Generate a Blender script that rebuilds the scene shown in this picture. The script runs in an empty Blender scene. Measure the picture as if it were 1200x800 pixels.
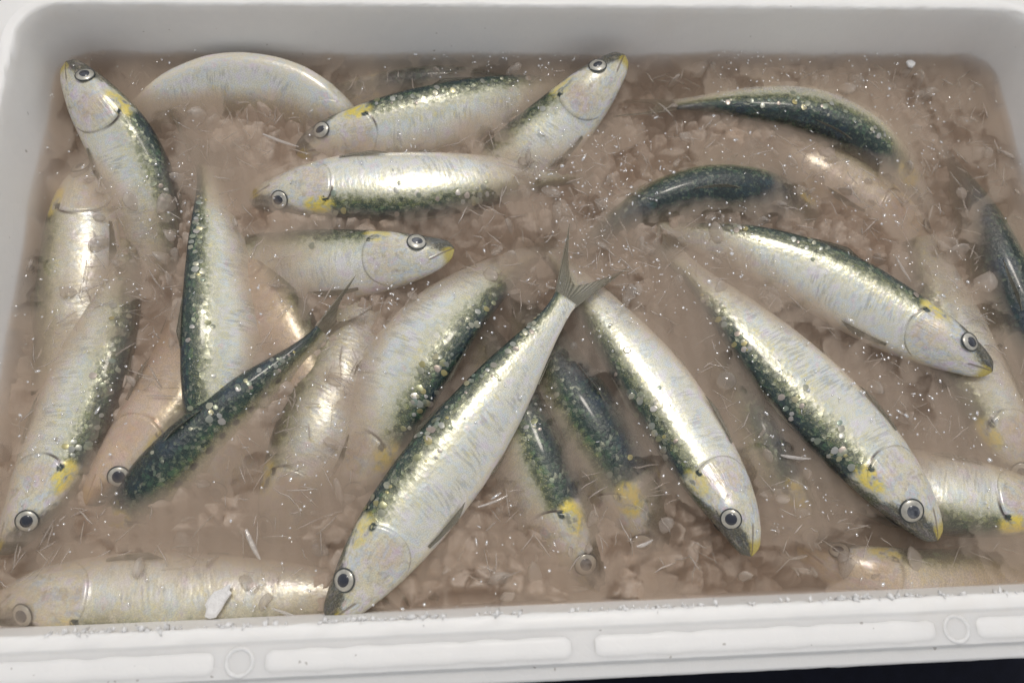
import bpy, math, random
import numpy as np
from mathutils import Vector, Matrix

# ------------------------------------------------------------------ camera, light, exposure
S = bpy.context.scene
COL = S.collection
rng = np.random.default_rng(7)
random.seed(7)

cam = bpy.data.objects.new('camera', bpy.data.cameras.new('camera'))
COL.objects.link(cam)
cam.data.sensor_width = 36.0
cam.data.lens = 36.0 * 906.21 / 1200.0
cam.data.clip_start = 0.01
cam.data.clip_end = 60.0
cam.matrix_world = Matrix([[0.99775, 0.021258, -0.06358, -0.042338], [-0.041181, 0.942711, -0.33106, -0.13055], [0.0529, 0.332934, 0.941465, 0.308837], [0.0, 0.0, 0.0, 1.0]])
cam.data.dof.use_dof = True
cam.data.dof.focus_distance = 0.325
cam.data.dof.aperture_fstop = 9.0
S.camera = cam

SUN_EL, SUN_AZ = math.radians(70), math.radians(14)      # high, from behind the box
W = bpy.data.worlds.new('World'); S.world = W; W.use_nodes = True
wt = W.node_tree
sky = wt.nodes.new('ShaderNodeTexSky'); sky.sky_type = 'NISHITA'; sky.sun_disc = False
sky.sun_elevation = SUN_EL; sky.sun_rotation = SUN_AZ
sky.air_density = 1.0; sky.dust_density = 1.5; sky.ozone_density = 0.6
bg = wt.nodes['Background']; bg.inputs['Strength'].default_value = 0.15
hsv = wt.nodes.new('ShaderNodeHueSaturation'); hsv.inputs['Saturation'].default_value = 0.15      # white overcast
wt.links.new(sky.outputs[0], hsv.inputs['Color']); wt.links.new(hsv.outputs[0], bg.inputs[0])
sun = bpy.data.objects.new('sun', bpy.data.lights.new('sun', 'SUN'))
COL.objects.link(sun)
sun.data.energy = 0.95; sun.data.angle = math.radians(10); sun.data.color = (1.0, 0.92, 0.82)
d = Vector((math.sin(SUN_AZ) * math.cos(SUN_EL), math.cos(SUN_AZ) * math.cos(SUN_EL), math.sin(SUN_EL)))
sun.rotation_euler = d.to_track_quat('Z', 'Y').to_euler()
S.view_settings.view_transform = 'Standard'
S.view_settings.look = 'None'
S.view_settings.gamma = 1.0
S.view_settings.use_curve_mapping = False
S.view_settings.exposure = 0.0
S.render.engine = 'CYCLES'
cy = S.cycles
cy.max_bounces = 10; cy.diffuse_bounces = 4; cy.glossy_bounces = 4; cy.transmission_bounces = 6
cy.volume_bounces = 4; cy.transparent_max_bounces = 12
cy.use_denoising = True
cy.sample_clamp_indirect = 6.0

# ------------------------------------------------------------------ helpers
def link(name, me, mat=None, parent=None):
    o = bpy.data.objects.new(name, me); COL.objects.link(o)
    if mat is not None and not me.materials: me.materials.append(mat)
    if parent is not None: o.parent = parent
    return o
def tag(o, label=None, cat=None, group=None, kind=None):
    for k, v in (('label', label), ('category', cat), ('group', group), ('kind', kind)):
        if v: o[k] = v
    return o
def mesh(name, V, F, uv=None, smooth=True, mats=None, fmat=None):
    me = bpy.data.meshes.new(name)
    me.from_pydata([tuple(map(float, v)) for v in V], [], [tuple(int(i) for i in f) for f in F])
    if uv is not None:
        l = me.uv_layers.new(name='UVMap')
        idx = np.empty(len(me.loops), dtype=np.int32); me.loops.foreach_get('vertex_index', idx)
        l.data.foreach_set('uv', np.asarray(uv, dtype=np.float32)[idx].ravel())
    if smooth: me.polygons.foreach_set('use_smooth', [True] * len(me.polygons))
    if mats:
        for m in mats: me.materials.append(m)
    if fmat is not None: me.polygons.foreach_set('material_index', fmat)
    me.update()
    return me
def fast_mesh(name, V, T):
    """triangles from arrays"""
    me = bpy.data.meshes.new(name)
    n, f = len(V), len(T)
    me.vertices.add(n); me.vertices.foreach_set('co', np.asarray(V, np.float32).ravel())
    me.loops.add(3 * f); me.loops.foreach_set('vertex_index', np.asarray(T, np.int32).ravel())
    me.polygons.add(f); me.polygons.foreach_set('loop_start', np.arange(0, 3 * f, 3, dtype=np.int32))
    me.update(calc_edges=True); me.validate()
    return me
def grid_faces(nu, nv, wrap=False):
    F = []
    for i in range(nu - 1):
        for j in range(nv if wrap else nv - 1):
            k = (j + 1) % nv
            F.append((i * nv + j, i * nv + k, (i + 1) * nv + k, (i + 1) * nv + j))
    return F

class NT:
    """a small node-graph writer"""
    def __init__(s, name):
        s.m = bpy.data.materials.new(name); s.m.use_nodes = True
        s.t = s.m.node_tree; s.t.nodes.clear()
        s.out = s.t.nodes.new('ShaderNodeOutputMaterial')
    def put(s, sock, v):
        if isinstance(v, bpy.types.NodeSocket): s.t.links.new(v, sock)
        elif v is not None:
            if isinstance(v, (tuple, list)) and len(v) == 3 and len(sock.default_value) == 4: v = (*v, 1)
            sock.default_value = v
    def node(s, typ, out=0, props=None, **ins):
        n = s.t.nodes.new('ShaderNode' + typ)
        for k, v in (props or {}).items(): setattr(n, k, v)
        for k, v in ins.items(): s.put(n.inputs[int(k[1:]) if k[0] == 'i' and k[1:].isdigit() else k.replace('_', ' ')], v)
        return n.outputs[out]
    def M(s, op, a, b=None, c=None, clamp=False):
        n = s.t.nodes.new('ShaderNodeMath'); n.operation = op; n.use_clamp = clamp
        for i, v in enumerate((a, b, c)): s.put(n.inputs[i], v)
        return n.outputs[0]
    def mix(s, f, a, b, blend='MIX'):
        n = s.t.nodes.new('ShaderNodeMix'); n.data_type = 'RGBA'; n.blend_type = blend
        s.put(n.inputs['Factor'], f); s.put(n.inputs[6], a); s.put(n.inputs[7], b)
        return n.outputs[2]
    def ramp(s, f, stops, interp='LINEAR'):
        n = s.t.nodes.new('ShaderNodeValToRGB'); n.color_ramp.interpolation = interp
        e = n.color_ramp.elements
        while len(e) < len(stops): e.new(0.5)
        for q, (p, c) in zip(e, stops):
            q.position = p; q.color = (*c, 1) if isinstance(c, (tuple, list)) else (c, c, c, 1)
        s.put(n.inputs[0], f); return n.outputs[0]
    def step(s, x, a, b):
        """smooth 0..1 from a to b"""
        n = s.t.nodes.new('ShaderNodeMapRange'); n.interpolation_type = 'SMOOTHSTEP'
        s.put(n.inputs[0], x); s.put(n.inputs[1], a); s.put(n.inputs[2], b); return n.outputs[0]
    def noise(s, vec, scale, detail=3, rough=.55, out=0, dist=0.0):
        return s.node('TexNoise', out, i0=None, Vector=vec, Scale=scale, Detail=detail, Roughness=rough, Distortion=dist)
    def xyz(s, x, y, z=0.0):
        return s.node('CombineXYZ', 0, X=x, Y=y, Z=z)
    def blob(s, u, v, u0, v0, ru, rv):
        a = s.M('DIVIDE', s.M('SUBTRACT', u, u0), ru); b = s.M('DIVIDE', s.M('SUBTRACT', v, v0), rv)
        r = s.M('SQRT', s.M('ADD', s.M('MULTIPLY', a, a), s.M('MULTIPLY', b, b)))
        return s.step(r, 1.0, 0.55)
    def bump(s, h, strength, dist):
        return s.node('Bump', 0, Height=h, Strength=strength, Distance=dist)
    def surf(s, **ins):
        b = s.node('BsdfPrincipled', 0, **ins); s.t.links.new(b, s.out.inputs['Surface']); return b

# ------------------------------------------------------------------ materials
def fish_skin(name, rust=0.0, spots=0.35, wide=0.0):
    g = NT(name)
    uv = g.node('UVMap', 0)
    sep = g.t.nodes.new('ShaderNodeSeparateXYZ'); g.put(sep.inputs[0], uv)
    u, v = sep.outputs[0], sep.outputs[1]
    rnd = g.node('Attribute', 2, props={'attribute_type': 'OBJECT', 'attribute_name': 'seed'})
    off = g.M('MULTIPLY', rnd, 37.0)
    P = g.xyz(g.M('ADD', g.M('MULTIPLY', u, 8.0), off), g.M('MULTIPLY', v, 2.2), off)
    n1 = g.noise(P, 1.6, 4); n2 = g.noise(P, 9.0, 4, .65); n3 = g.noise(P, 34.0, 3, .7)
    # vertical muscle striation along the flank
    st = g.noise(g.xyz(g.M('ADD', g.M('MULTIPLY', u, 150.0), g.M('MULTIPLY', v, 9.0)), g.M('ADD', g.M('MULTIPLY', v, 7.0), off)), 1.0, 2, .5, dist=.4)
    # scale cells
    C = g.xyz(g.M('ADD', g.M('ADD', g.M('MULTIPLY', u, 84.0), off), g.M('MULTIPLY', n2, .9)), g.M('ADD', g.M('MULTIPLY', v, 24.0), n1))
    cell = g.node('TexVoronoi', 0, props={'feature': 'F1'}, Vector=C, Scale=1.0, Randomness=.8)
    cellc = g.node('TexVoronoi', 1, props={'feature': 'F1'}, Vector=C, Scale=1.0, Randomness=.8)
    cs = g.t.nodes.new('ShaderNodeSeparateXYZ'); g.put(cs.inputs[0], cellc)
    edge = g.node('TexVoronoi', 0, props={'feature': 'DISTANCE_TO_EDGE'}, Vector=C, Scale=1.0, Randomness=.8)
    headm = g.step(u, .250, .225)                              # 1 on the head
    vj = g.M('ADD', v, g.M('ADD', g.M('MULTIPLY', g.M('SUBTRACT', n1, .5), .10), g.M('MULTIPLY', g.M('SUBTRACT', n2, .5), .14)))
    vj = g.M('ADD', vj, g.M('MULTIPLY', g.M('SUBTRACT', cs.outputs[0], .5), .05))
    vj = g.M('SUBTRACT', vj, g.M('MULTIPLY', wide, g.step(v, .75, .3)))
    base = g.ramp(vj, [(0, (.012, .026, .026)), (.10, (.016, .036, .031)), (.20, (.028, .056, .040)), (.275, (.085, .10, .055)), (.325, (.28, .29, .19)), (.38, (.52, .51, .43)), (.5, (.71, .71, .69)), (.72, (.69, .68, .66)), (.85, (.66, .62, .58)), (1, (.70, .66, .62))])
    # blue against green back
    base = g.mix(g.M('MULTIPLY', g.step(v, .26, .05), g.step(n1, .45, .62)), base, (.012, .030, .050))
    # each back scale its own shade, some catching green and bronze
    backm = g.step(vj, .34, .22)
    base = g.mix(backm, base, g.mix(1.0, base, g.ramp(cs.outputs[2], [(0, (.55, .6, .6)), (.5, (1, 1, 1)), (.85, (1.5, 1.4, 1.1)), (1, (2.2, 2.2, 1.5))]), 'MULTIPLY'))
    base = g.mix(g.M('MULTIPLY', backm, g.step(n2, .54, .70)), base, (.13, .16, .10))
    # iridescence on the silver
    silver = g.step(vj, .33, .42)
    irid = g.ramp(g.noise(P, 3.3, 3, .6), [(.28, (1.0, .88, 1.0)), (.40, (1, 1, 1)), (.50, (1.0, .97, .74)), (.60, (.86, .96, 1.0)), (.72, (1.0, .84, .88))])
    base = g.mix(g.M('MULTIPLY', silver, .75), base, g.mix(1.0, base, irid, 'MULTIPLY'))
    # striped lower flank
    band = g.M('MULTIPLY', g.step(vj, .40, .52), g.step(vj, .86, .66))
    band = g.M('MULTIPLY', band, g.step(u, .20, .30))
    dk = g.M('MULTIPLY', band, g.M('MULTIPLY', g.step(st, .46, .58), g.step(n1, .40, .60)))
    base = g.mix(g.M('MULTIPLY', dk, .42), base, (.22, .22, .225))
    base = g.mix(g.M('MULTIPLY', band, g.M('MULTIPLY', g.step(st, .52, .36), .3)), base, (.70, .68, .62))
    # golden flecks where the back meets the flank
    n4 = g.noise(g.xyz(g.M('ADD', g.M('MULTIPLY', u, 95.0), off), g.M('ADD', g.M('MULTIPLY', v, 13.0), off)), 1.0, 3, .6)
    comb = g.M('MULTIPLY', g.M('MULTIPLY', g.step(vj, .30, .40), g.step(vj, .72, .52)), g.M('MULTIPLY', g.step(n4, .54, .66), g.step(n1, .42, .58)))
    comb = g.M('MULTIPLY', comb, g.step(u, .23, .28))
    base = g.mix(g.M('MULTIPLY', comb, .6), base, (.70, .62, .28))
    fleck = g.M('MULTIPLY', g.M('MULTIPLY', g.step(vj, .12, .30), g.step(vj, .62, .40)), g.step(n3, .56, .68))
    base = g.mix(g.M('MULTIPLY', fleck, .65), base, (.66, .60, .24))
    # whole bright scales
    gl = g.M('MULTIPLY', g.step(cs.outputs[1], .82, .90), g.M('MULTIPLY', g.step(v, .06, .16), g.step(v, .5, .36)))
    gl = g.M('MULTIPLY', gl, g.M('SUBTRACT', 1.0, headm))
    base = g.mix(g.M('MULTIPLY', gl, .35), base, (.50, .50, .38))
    # dark seams between back scales
    seam = g.M('MULTIPLY', g.step(edge, .10, .02), g.step(v, .36, .2))
    base = g.mix(g.M('MULTIPLY', seam, .45), base, (.006, .012, .014))
    # spots along the side
    fr = g.M('SUBTRACT', g.M('FRACT', g.M('MULTIPLY', u, 17.0)), .5)
    dv = g.M('DIVIDE', g.M('SUBTRACT', g.M('ADD', v, g.M('MULTIPLY', n1, .06)), .335 + wide * .9), .034)
    sp = g.step(g.M('SQRT', g.M('ADD', g.M('MULTIPLY', g.M('MULTIPLY', fr, fr), 14.0), g.M('MULTIPLY', dv, dv))), 1.0, .55)
    sp = g.M('MULTIPLY', g.M('MULTIPLY', sp, g.step(u, .24, .28)), g.step(u, .88, .8))
    base = g.mix(g.M('MULTIPLY', sp, spots), base, (.01, .018, .025))
    # head: pale pearly cheek, smoky snout, dark crown
    cheek = g.mix(g.step(n1, .35, .65), (.62, .59, .56), (.57, .57, .60))
    cheek = g.mix(g.M('MULTIPLY', g.step(n2, .50, .66), .5), cheek, (.74, .68, .52))
    blot = g.noise(P, 5.0, 4, .65, dist=.8)
    hv = g.M('ADD', v, g.M('ADD', g.M('MULTIPLY', g.M('SUBTRACT', n2, .5), .16), g.M('MULTIPLY', g.M('SUBTRACT', blot, .5), .22)))
    hk = g.step(hv, g.ramp(u, [(0, .64), (.06, .52), (.10, .36), (.15, .19), (.24, .15)]), g.M('SUBTRACT', g.ramp(u, [(0, .64), (.06, .52), (.10, .36), (.15, .19), (.24, .15)]), .12))
    sn = g.M('MULTIPLY', g.step(u, .095, .05), g.step(hv, .58, .42))   # smoky side of the snout
    head = g.mix(g.M('MULTIPLY', sn, .8), cheek, (.13, .12, .10))
    wedge = g.M('MULTIPLY', g.blob(g.M('SUBTRACT', u, g.M('MULTIPLY', v, .06)), v, .028, .50, .022, .10), .75)
    head = g.mix(wedge, head, (.60, .57, .48))
    head = g.mix(g.M('MULTIPLY', hk, .93), head, g.mix(g.step(u, .10, .18), (.060, .058, .050), (.06, .08, .045)))
    ridge = g.noise(g.xyz(g.M('ADD', g.M('MULTIPLY', u, 22.0), off), g.M('MULTIPLY', v, 42.0)), 1.0, 3)
    opm = g.M('MULTIPLY', g.step(u, .15, .18), g.M('MULTIPLY', g.step(v, .26, .36), g.step(v, .66, .52)))
    head = g.mix(g.M('MULTIPLY', opm, g.M('MULTIPLY', g.step(ridge, .46, .62), .35)), head, (.34, .32, .33))
    head = g.mix(g.M('MULTIPLY', g.step(n3, .54, .70), .35), head, (.70, .68, .65))
    head = g.mix(g.M('MULTIPLY', g.step(blot, .50, .66), .5), head, (.36, .32, .29))
    vein = g.step(g.M('ABSOLUTE', g.M('SUBTRACT', g.noise(P, 7.0, 3, .6, dist=1.2), .5)), .022, .004)
    head = g.mix(g.M('MULTIPLY', vein, .38), head, (.22, .19, .17))
    head = g.mix(g.M('MULTIPLY', g.blob(u, v, .185, .52, .06, .22), g.M('MULTIPLY', g.step(n1, .40, .6), .35)), head, (.60, .42, .38))
    head = g.mix(1.0, head, irid, 'MULTIPLY')
    base = g.mix(headm, base, head)
    # yellow behind the eye and on the lips
    yn = g.noise(g.xyz(g.M('ADD', g.M('MULTIPLY', u, 26.0), off), g.M('MULTIPLY', v, 8.0)), 1.1, 4, .6, dist=.3)
    yel = g.M('MULTIPLY', g.blob(u, v, .205, .235, .055, .15), g.step(yn, .34, .54))
    base = g.mix(g.M('MULTIPLY', yel, g.M('ADD', .5, g.M('MULTIPLY', rnd, .35))), base, g.ramp(yn, [(.34, (.16, .17, .04)), (.46, (.46, .40, .05)), (.56, (.76, .58, .03)), (.68, (.50, .46, .16))]))
    yd = g.M('MULTIPLY', g.blob(u, v, .205, .22, .05, .12), g.step(yn, .44, .36))
    base = g.mix(g.M('MULTIPLY', yd, .6), base, (.035, .05, .03))
    dark2 = g.M('MULTIPLY', g.blob(u, v, .225, .315, .014, .045), g.step(n2, .40, .5))
    base = g.mix(dark2, base, (.03, .045, .04))
    lip = g.M('MULTIPLY', g.step(u, .042, .018), g.step(hv, .44, .52))
    base = g.mix(g.M('MULTIPLY', lip, .85), base, g.mix(n2, (.50, .38, .03), (.36, .30, .06)))
    # mouth line and cheek plate lines
    ml = g.M('ABSOLUTE', g.M('SUBTRACT', v, g.M('ADD', .53, g.M('MULTIPLY', u, 1.5))))
    mline = g.M('MULTIPLY', g.step(ml, .030, .008), g.step(u, .072, .062))
    base = g.mix(g.M('MULTIPLY', mline, .75), base, (.16, .13, .10))
    pl = g.M('ABSOLUTE', g.M('SUBTRACT', u, g.M('SUBTRACT', .150, g.M('MULTIPLY', g.M('POWER', g.M('ABSOLUTE', g.M('SUBTRACT', v, .62)), 2.0), .35))))
    pline = g.M('MULTIPLY', g.step(pl, .006, .001), g.M('MULTIPLY', g.step(v, .36, .46), g.step(v, .92, .84)))
    base = g.mix(g.M('MULTIPLY', pline, g.M('MULTIPLY', g.step(blot, .42, .6), .4)), base, (.36, .30, .25))
    # opening behind the gill cover
    ge = g.M('SUBTRACT', .248, g.M('MULTIPLY', g.M('POWER', g.M('DIVIDE', g.M('SUBTRACT', v, .50), .4), 2.0), .075))
    gd = g.M('SUBTRACT', u, ge)
    gill = g.M('MULTIPLY', g.M('MULTIPLY', g.step(gd, -.006, -.001), g.step(gd, .008, .002)), g.M('MULTIPLY', g.step(v, .27, .36), g.step(v, .60, .40)))
    gill = g.M('MULTIPLY', gill, g.step(rnd, .1, .8))
    base = g.mix(g.M('MULTIPLY', gill, .9), base, (.035, .02, .02))
    if rust: base = g.mix(g.M('MULTIPLY', g.step(v, .2, .5), rust), base, g.mix(n1, (.62, .30, .12), (.52, .36, .22)))
    met = g.M('MULTIPLY', g.step(vj, .26, .42), g.step(vj, .98, .62))
    met = g.M('MULTIPLY', met, .36 * (1 - .6 * rust))
    met = g.M('MULTIPLY', met, g.M('SUBTRACT', 1.0, g.M('MULTIPLY', headm, .55)))
    met = g.M('MAXIMUM', met, g.M('MULTIPLY', gl, .5))
    rough = g.M('ADD', .27, g.M('MULTIPLY', g.M('SUBTRACT', n3, .5), .30))
    hgt = g.M('ADD', g.M('MULTIPLY', cell, .24), g.M('MULTIPLY', st, .16))
    hgt = g.M('ADD', hgt, g.M('MULTIPLY', backm, g.M('ADD', g.M('MULTIPLY', cell, .9), g.M('MULTIPLY', n3, .9))))
    hgt = g.M('MULTIPLY', hgt, g.M('SUBTRACT', 1.0, g.M('MULTIPLY', headm, .93)))
    hgt = g.M('ADD', hgt, g.M('MULTIPLY', n2, .28))
    hgt = g.M('ADD', hgt, g.M('MULTIPLY', headm, g.M('SUBTRACT', g.M('MULTIPLY', ridge, g.M('MULTIPLY', opm, .8)), g.M('ADD', g.M('MULTIPLY', pline, g.M('MULTIPLY', g.step(blot, .42, .6), .5)), g.M('MULTIPLY', mline, 1.2)))))
    bmp = g.bump(hgt, .36, .0007)
    g.surf(Base_Color=base, Metallic=met, Roughness=rough, Normal=bmp, Coat_Weight=.35, Coat_Roughness=.12, Subsurface_Weight=0.0)
    return g.m
SKIN = fish_skin('sardine_skin'); SKIN_SPOT = fish_skin('sardine_skin_spotted', 0, .9, .085); SKIN_RUST = fish_skin('sardine_skin_bloody', .48, .2)
SKIN_TAN = fish_skin('sardine_skin_tan', .3, .1); SKIN_DARK = fish_skin('sardine_skin_dark', 0, .2, .075)

def simple(name, col, rough=.4, met=0.0, coat=0.0, nscale=0, var=.2, bumpd=0.0, alpha=1.0, spec=.5):
    g = NT(name)
    tc = g.node('TexCoord', 3)
    if nscale:
        n = g.noise(tc, nscale, 4)
        c2 = tuple(x * (1 - var) for x in col)
        base = g.mix(n, c2, tuple(min(1, x * (1 + var)) for x in col))
        nm = g.bump(n, .6, bumpd) if bumpd else None
    else: base, nm = col, None
    kw = dict(Base_Color=base, Roughness=rough, Metallic=met, Coat_Weight=coat, Coat_Roughness=.05, Alpha=alpha, Specular_IOR_Level=spec)
    if nm is not None: kw['Normal'] = nm
    g.surf(**kw)
    return g.m
def pupil_mat():
    g = NT('eye_pupil')
    sd = g.node('Attribute', 2, props={'attribute_type': 'OBJECT', 'attribute_name': 'seed'})
    n = g.noise(g.node('TexCoord', 3), 420.0, 3)
    cl = g.M('MULTIPLY', g.step(g.M('FRACT', g.M('MULTIPLY', sd, 7.3)), .35, 1.0), g.step(n, .35, .65))
    g.surf(Base_Color=g.mix(g.M('MULTIPLY', cl, .8), (.010, .013, .024), (.16, .17, .19)), Roughness=.12, Coat_Weight=1.0, Coat_Roughness=.03)
    return g.m
IRIS = simple('eye_iris', (.46, .44, .38), .28, .45, .9, 520, .55)
PUPIL = pupil_mat()
RING = simple('eye_ring', (.030, .036, .034), .3, 0, .5)

def fin_mat():
    g = NT('fin_membrane')
    uv = g.node('UVMap', 0)
    sep = g.t.nodes.new('ShaderNodeSeparateXYZ'); g.put(sep.inputs[0], uv)
    w = g.M('SINE', g.M('MULTIPLY', sep.outputs[1], 95.0))
    w = g.M('ADD', g.M('MULTIPLY', w, .5), .5)
    n = g.noise(g.xyz(g.M('MULTIPLY', sep.outputs[0], 9.0), g.M('MULTIPLY', sep.outputs[1], 20.0)), 2.0, 3)
    base = g.mix(w, (.09, .085, .06), (.40, .37, .29))
    base = g.mix(g.step(n, .45, .7), base, (.16, .16, .10))
    al = g.M('ADD', .74, g.M('MULTIPLY', w, -.30))
    g.surf(Base_Color=base, Roughness=.3, Alpha=al, Normal=g.bump(w, .5, .0004), Coat_Weight=.5, Coat_Roughness=.1)
    return g.m
FIN = fin_mat()
def scale_mat():
    g = NT('loose_scale')
    r = g.node('NewGeometry', 'Random Per Island')
    c = g.ramp(r, [(0, (.20, .22, .17)), (.2, (.50, .49, .38)), (.36, (.50, .43, .18)), (.5, (.22, .26, .18)), (.66, (.56, .55, .52)), (.8, (.48, .39, .33)), (.9, (.26, .33, .28)), (1, (.50, .48, .30))])
    g.surf(Base_Color=c, Metallic=.55, Roughness=.35, Coat_Weight=.5, Coat_Roughness=.10, Alpha=.72)
    return g.m
SCALE = scale_mat()
def foam_mat():
    g = NT('white_foam')
    tc = g.node('TexCoord', 3)
    e = g.node('TexVoronoi', 0, props={'feature': 'DISTANCE_TO_EDGE'}, Vector=tc, Scale=260.0)
    cc = g.node('TexVoronoi', 1, Vector=tc, Scale=260.0)
    bw = g.t.nodes.new('ShaderNodeSeparateXYZ'); g.put(bw.inputs[0], cc)
    n = g.noise(tc, 24.0, 4); n2 = g.noise(tc, 900.0, 3)
    c = g.mix(n, (.79, .775, .75), (.85, .835, .81))
    c = g.mix(g.M('MULTIPLY', bw.outputs[0], .10), c, (.70, .70, .70))
    sp = g.noise(tc, 330.0, 1)
    c = g.mix(g.M('MULTIPLY', g.step(sp, .77, .80), .5), c, (.20, .16, .12))
    st = g.noise(tc, 9.0, 4, .7)
    c = g.mix(g.M('MULTIPLY', g.step(st, .58, .75), .22), c, (.66, .58, .46))
    h = g.M('ADD', g.M('MULTIPLY', g.step(e, 0, .16), .5), g.M('MULTIPLY', n2, .5))
    g.surf(Base_Color=c, Roughness=.55, Normal=g.bump(h, .10, .0003), Coat_Weight=.1, Coat_Roughness=.25, Subsurface_Weight=.35, Subsurface_Radius=(1.0, .95, .86), Subsurface_Scale=.007)
    return g.m
FOAM = foam_mat()
def ice_mat(name, a, col, rough=.25):
    g = NT(name)
    tc = g.node('TexCoord', 3)
    r = g.node('NewGeometry', 'Random Per Island')
    n = g.noise(tc, 420.0, 4)
    c = g.mix(r, tuple(x * .62 for x in col), col)
    c = g.mix(g.M('MULTIPLY', n, .5), c, tuple(min(1, x * 1.15) for x in col))
    g.surf(Base_Color=c, Roughness=rough, Alpha=a, Normal=g.bump(n, .5, .0012), Coat_Weight=.6, Coat_Roughness=.06)
    return g.m
ICE = ice_mat('slush_ice', .42, (.60, .54, .48), .4)
SHARD = ice_mat('clear_ice', .55, (.66, .62, .58), .15)
FLAKE = ice_mat('white_ice', .95, (.80, .79, .78), .4)
def spark_mat():  # half-mirror for the added plates that stand in for water surface glints
    g = NT('glint_plates')
    gl = g.node('BsdfGlossy', 0, Color=(1, 1, 1), Roughness=.03)
    tr = g.node('BsdfTransparent', 0)
    m = g.node('MixShader', 0, i0=.6, i1=tr, i2=gl)
    g.t.links.new(m, g.out.inputs['Surface'])
    return g.m
SPARK = spark_mat()
def water_mat():
    g = NT('murky_melt_water')
    p = g.node('VolumePrincipled', 0, Color=(.72, .60, .50), Density=52.0, Anisotropy=.25)
    g.t.links.new(p, g.out.inputs['Volume'])
    return g.m
WATER = water_mat()
TABLE = simple('dark_table', (.005, .006, .014), .6, 0, 0, 160, .5, .0005, spec=.15)

# ------------------------------------------------------------------ the foam box
BW, BD, H, TP = 0.4600, 0.2563, 0.0274, 0.1056      # inside width and depth at the water, rim height above water, wall taper (m)
FL = -0.075
def rrect(hx, hy, r, n=10, side=40):
    pts = []
    for cx, cy_, a0 in ((hx - r, hy - r, 0), (-hx + r, hy - r, 90), (-hx + r, -hy + r, 180), (hx - r, -hy + r, 270)):
        for k in range(n + 1):
            a = math.radians(a0 + 90 * k / n); pts.append((cx + r * math.cos(a), cy_ + r * math.sin(a)))
    out = []
    N = len(pts)
    for i in range(N):
        p, q = np.array(pts[i]), np.array(pts[(i + 1) % N])
        m = max(1, int(np.linalg.norm(q - p) / .004))
        for k in range(m): out.append(p + (q - p) * k / m)
    return np.array(out)
RAD = 0.013
def off_loop(o, z, jit=0.0):
    hx, hy = BW / 2 + TP * z if o is None else BW / 2 + TP * H + o, BD / 2 + TP * z if o is None else BD / 2 + TP * H + o
    return hx, hy, z
prof = [(0.0208, FL - .022), (0.0222, H - .0085), (0.0218, H - .0072), (0.0210, H - .0064), (0.0178, H - .0056), (0.0170, H - .0048), (0.0166, H - .0022), (0.0160, H - .0016), (0.0064, H - .0016), (0.0056, H - .0010), (0.0050, H - .0002), (0.0045, H), (0.0010, H), (0.0002, H - .0005), (-.0002, H - .0016)]
base_loop = rrect(1, 1, .1)      # only to get the count on the biggest loop
big = rrect(BW / 2 + .04, BD / 2 + .04, RAD + .03)
NL = len(big)
def ring(hx, hy, r):
    """NL points round a rounded rectangle, matching the big loop by arc parameter"""
    P = rrect(hx, hy, r)
    c = np.vstack([P, P[:1]]); s = np.r_[0, np.cumsum(np.linalg.norm(np.diff(c, axis=0), axis=1))]
    # even parameter per side keeps corners matched
    t = np.linspace(0, s[-1], NL, endpoint=False)
    return np.c_[np.interp(t, s, c[:, 0]), np.interp(t, s, c[:, 1])]
V = []; loops = 0
def add_ring(hx, hy, r, z, jz=0, jo=0):
    global loops
    R = ring(hx, hy, r)
    zz = np.full(NL, z) + rng.normal(0, 1, NL) * jz
    R = R * (1 + rng.normal(0, 1, (NL, 1)) * jo)
    for p, q in zip(R, zz): V.append((p[0], p[1], q))
    loops += 1
ox, oy = BW / 2 + TP * H, BD / 2 + TP * H
for o, z in prof: add_ring(ox + o, oy + o, RAD + .004 + max(o, 0), z, .00012 if -.001 < o < .006 else 0, .0011 if o < .002 else .0003)
for z in (H * .8, H * .6, H * .4, H * .25, H * .1, -.002, -.012, -.03, FL + .01, FL + .004):
    add_ring(BW / 2 + TP * z, BD / 2 + TP * z, RAD + .003 + max(0, TP * z), z)
add_ring(BW / 2 + TP * FL - .004, BD / 2 + TP * FL - .004, RAD, FL)
F = grid_faces(loops, NL, True)
V.append((0, 0, FL)); c = len(V) - 1
F += [((loops - 1) * NL + j, (loops - 1) * NL + (j + 1) % NL, c) for j in range(NL)]
V.append((0, 0, FL - .022)); c = len(V) - 1
F += [((j + 1) % NL, j, c) for j in range(NL)]
box = bpy.data.objects.new('foam_box', None); COL.objects.link(box); box.location = (0, 0, FL - .022)
tag(box, 'white polystyrene fish box full of sardines, icy brown water and ice', 'fish box')
def boxpart(name, me, mat):
    o = link(name, me, mat, box); o.matrix_parent_inverse = Matrix.Translation(-box.location)
    return o
fm = mesh('shell', V, F, smooth=True)
fm.polygons.foreach_set('use_smooth', [True] * len(fm.polygons))
boxpart('shell', fm, FOAM)
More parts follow.
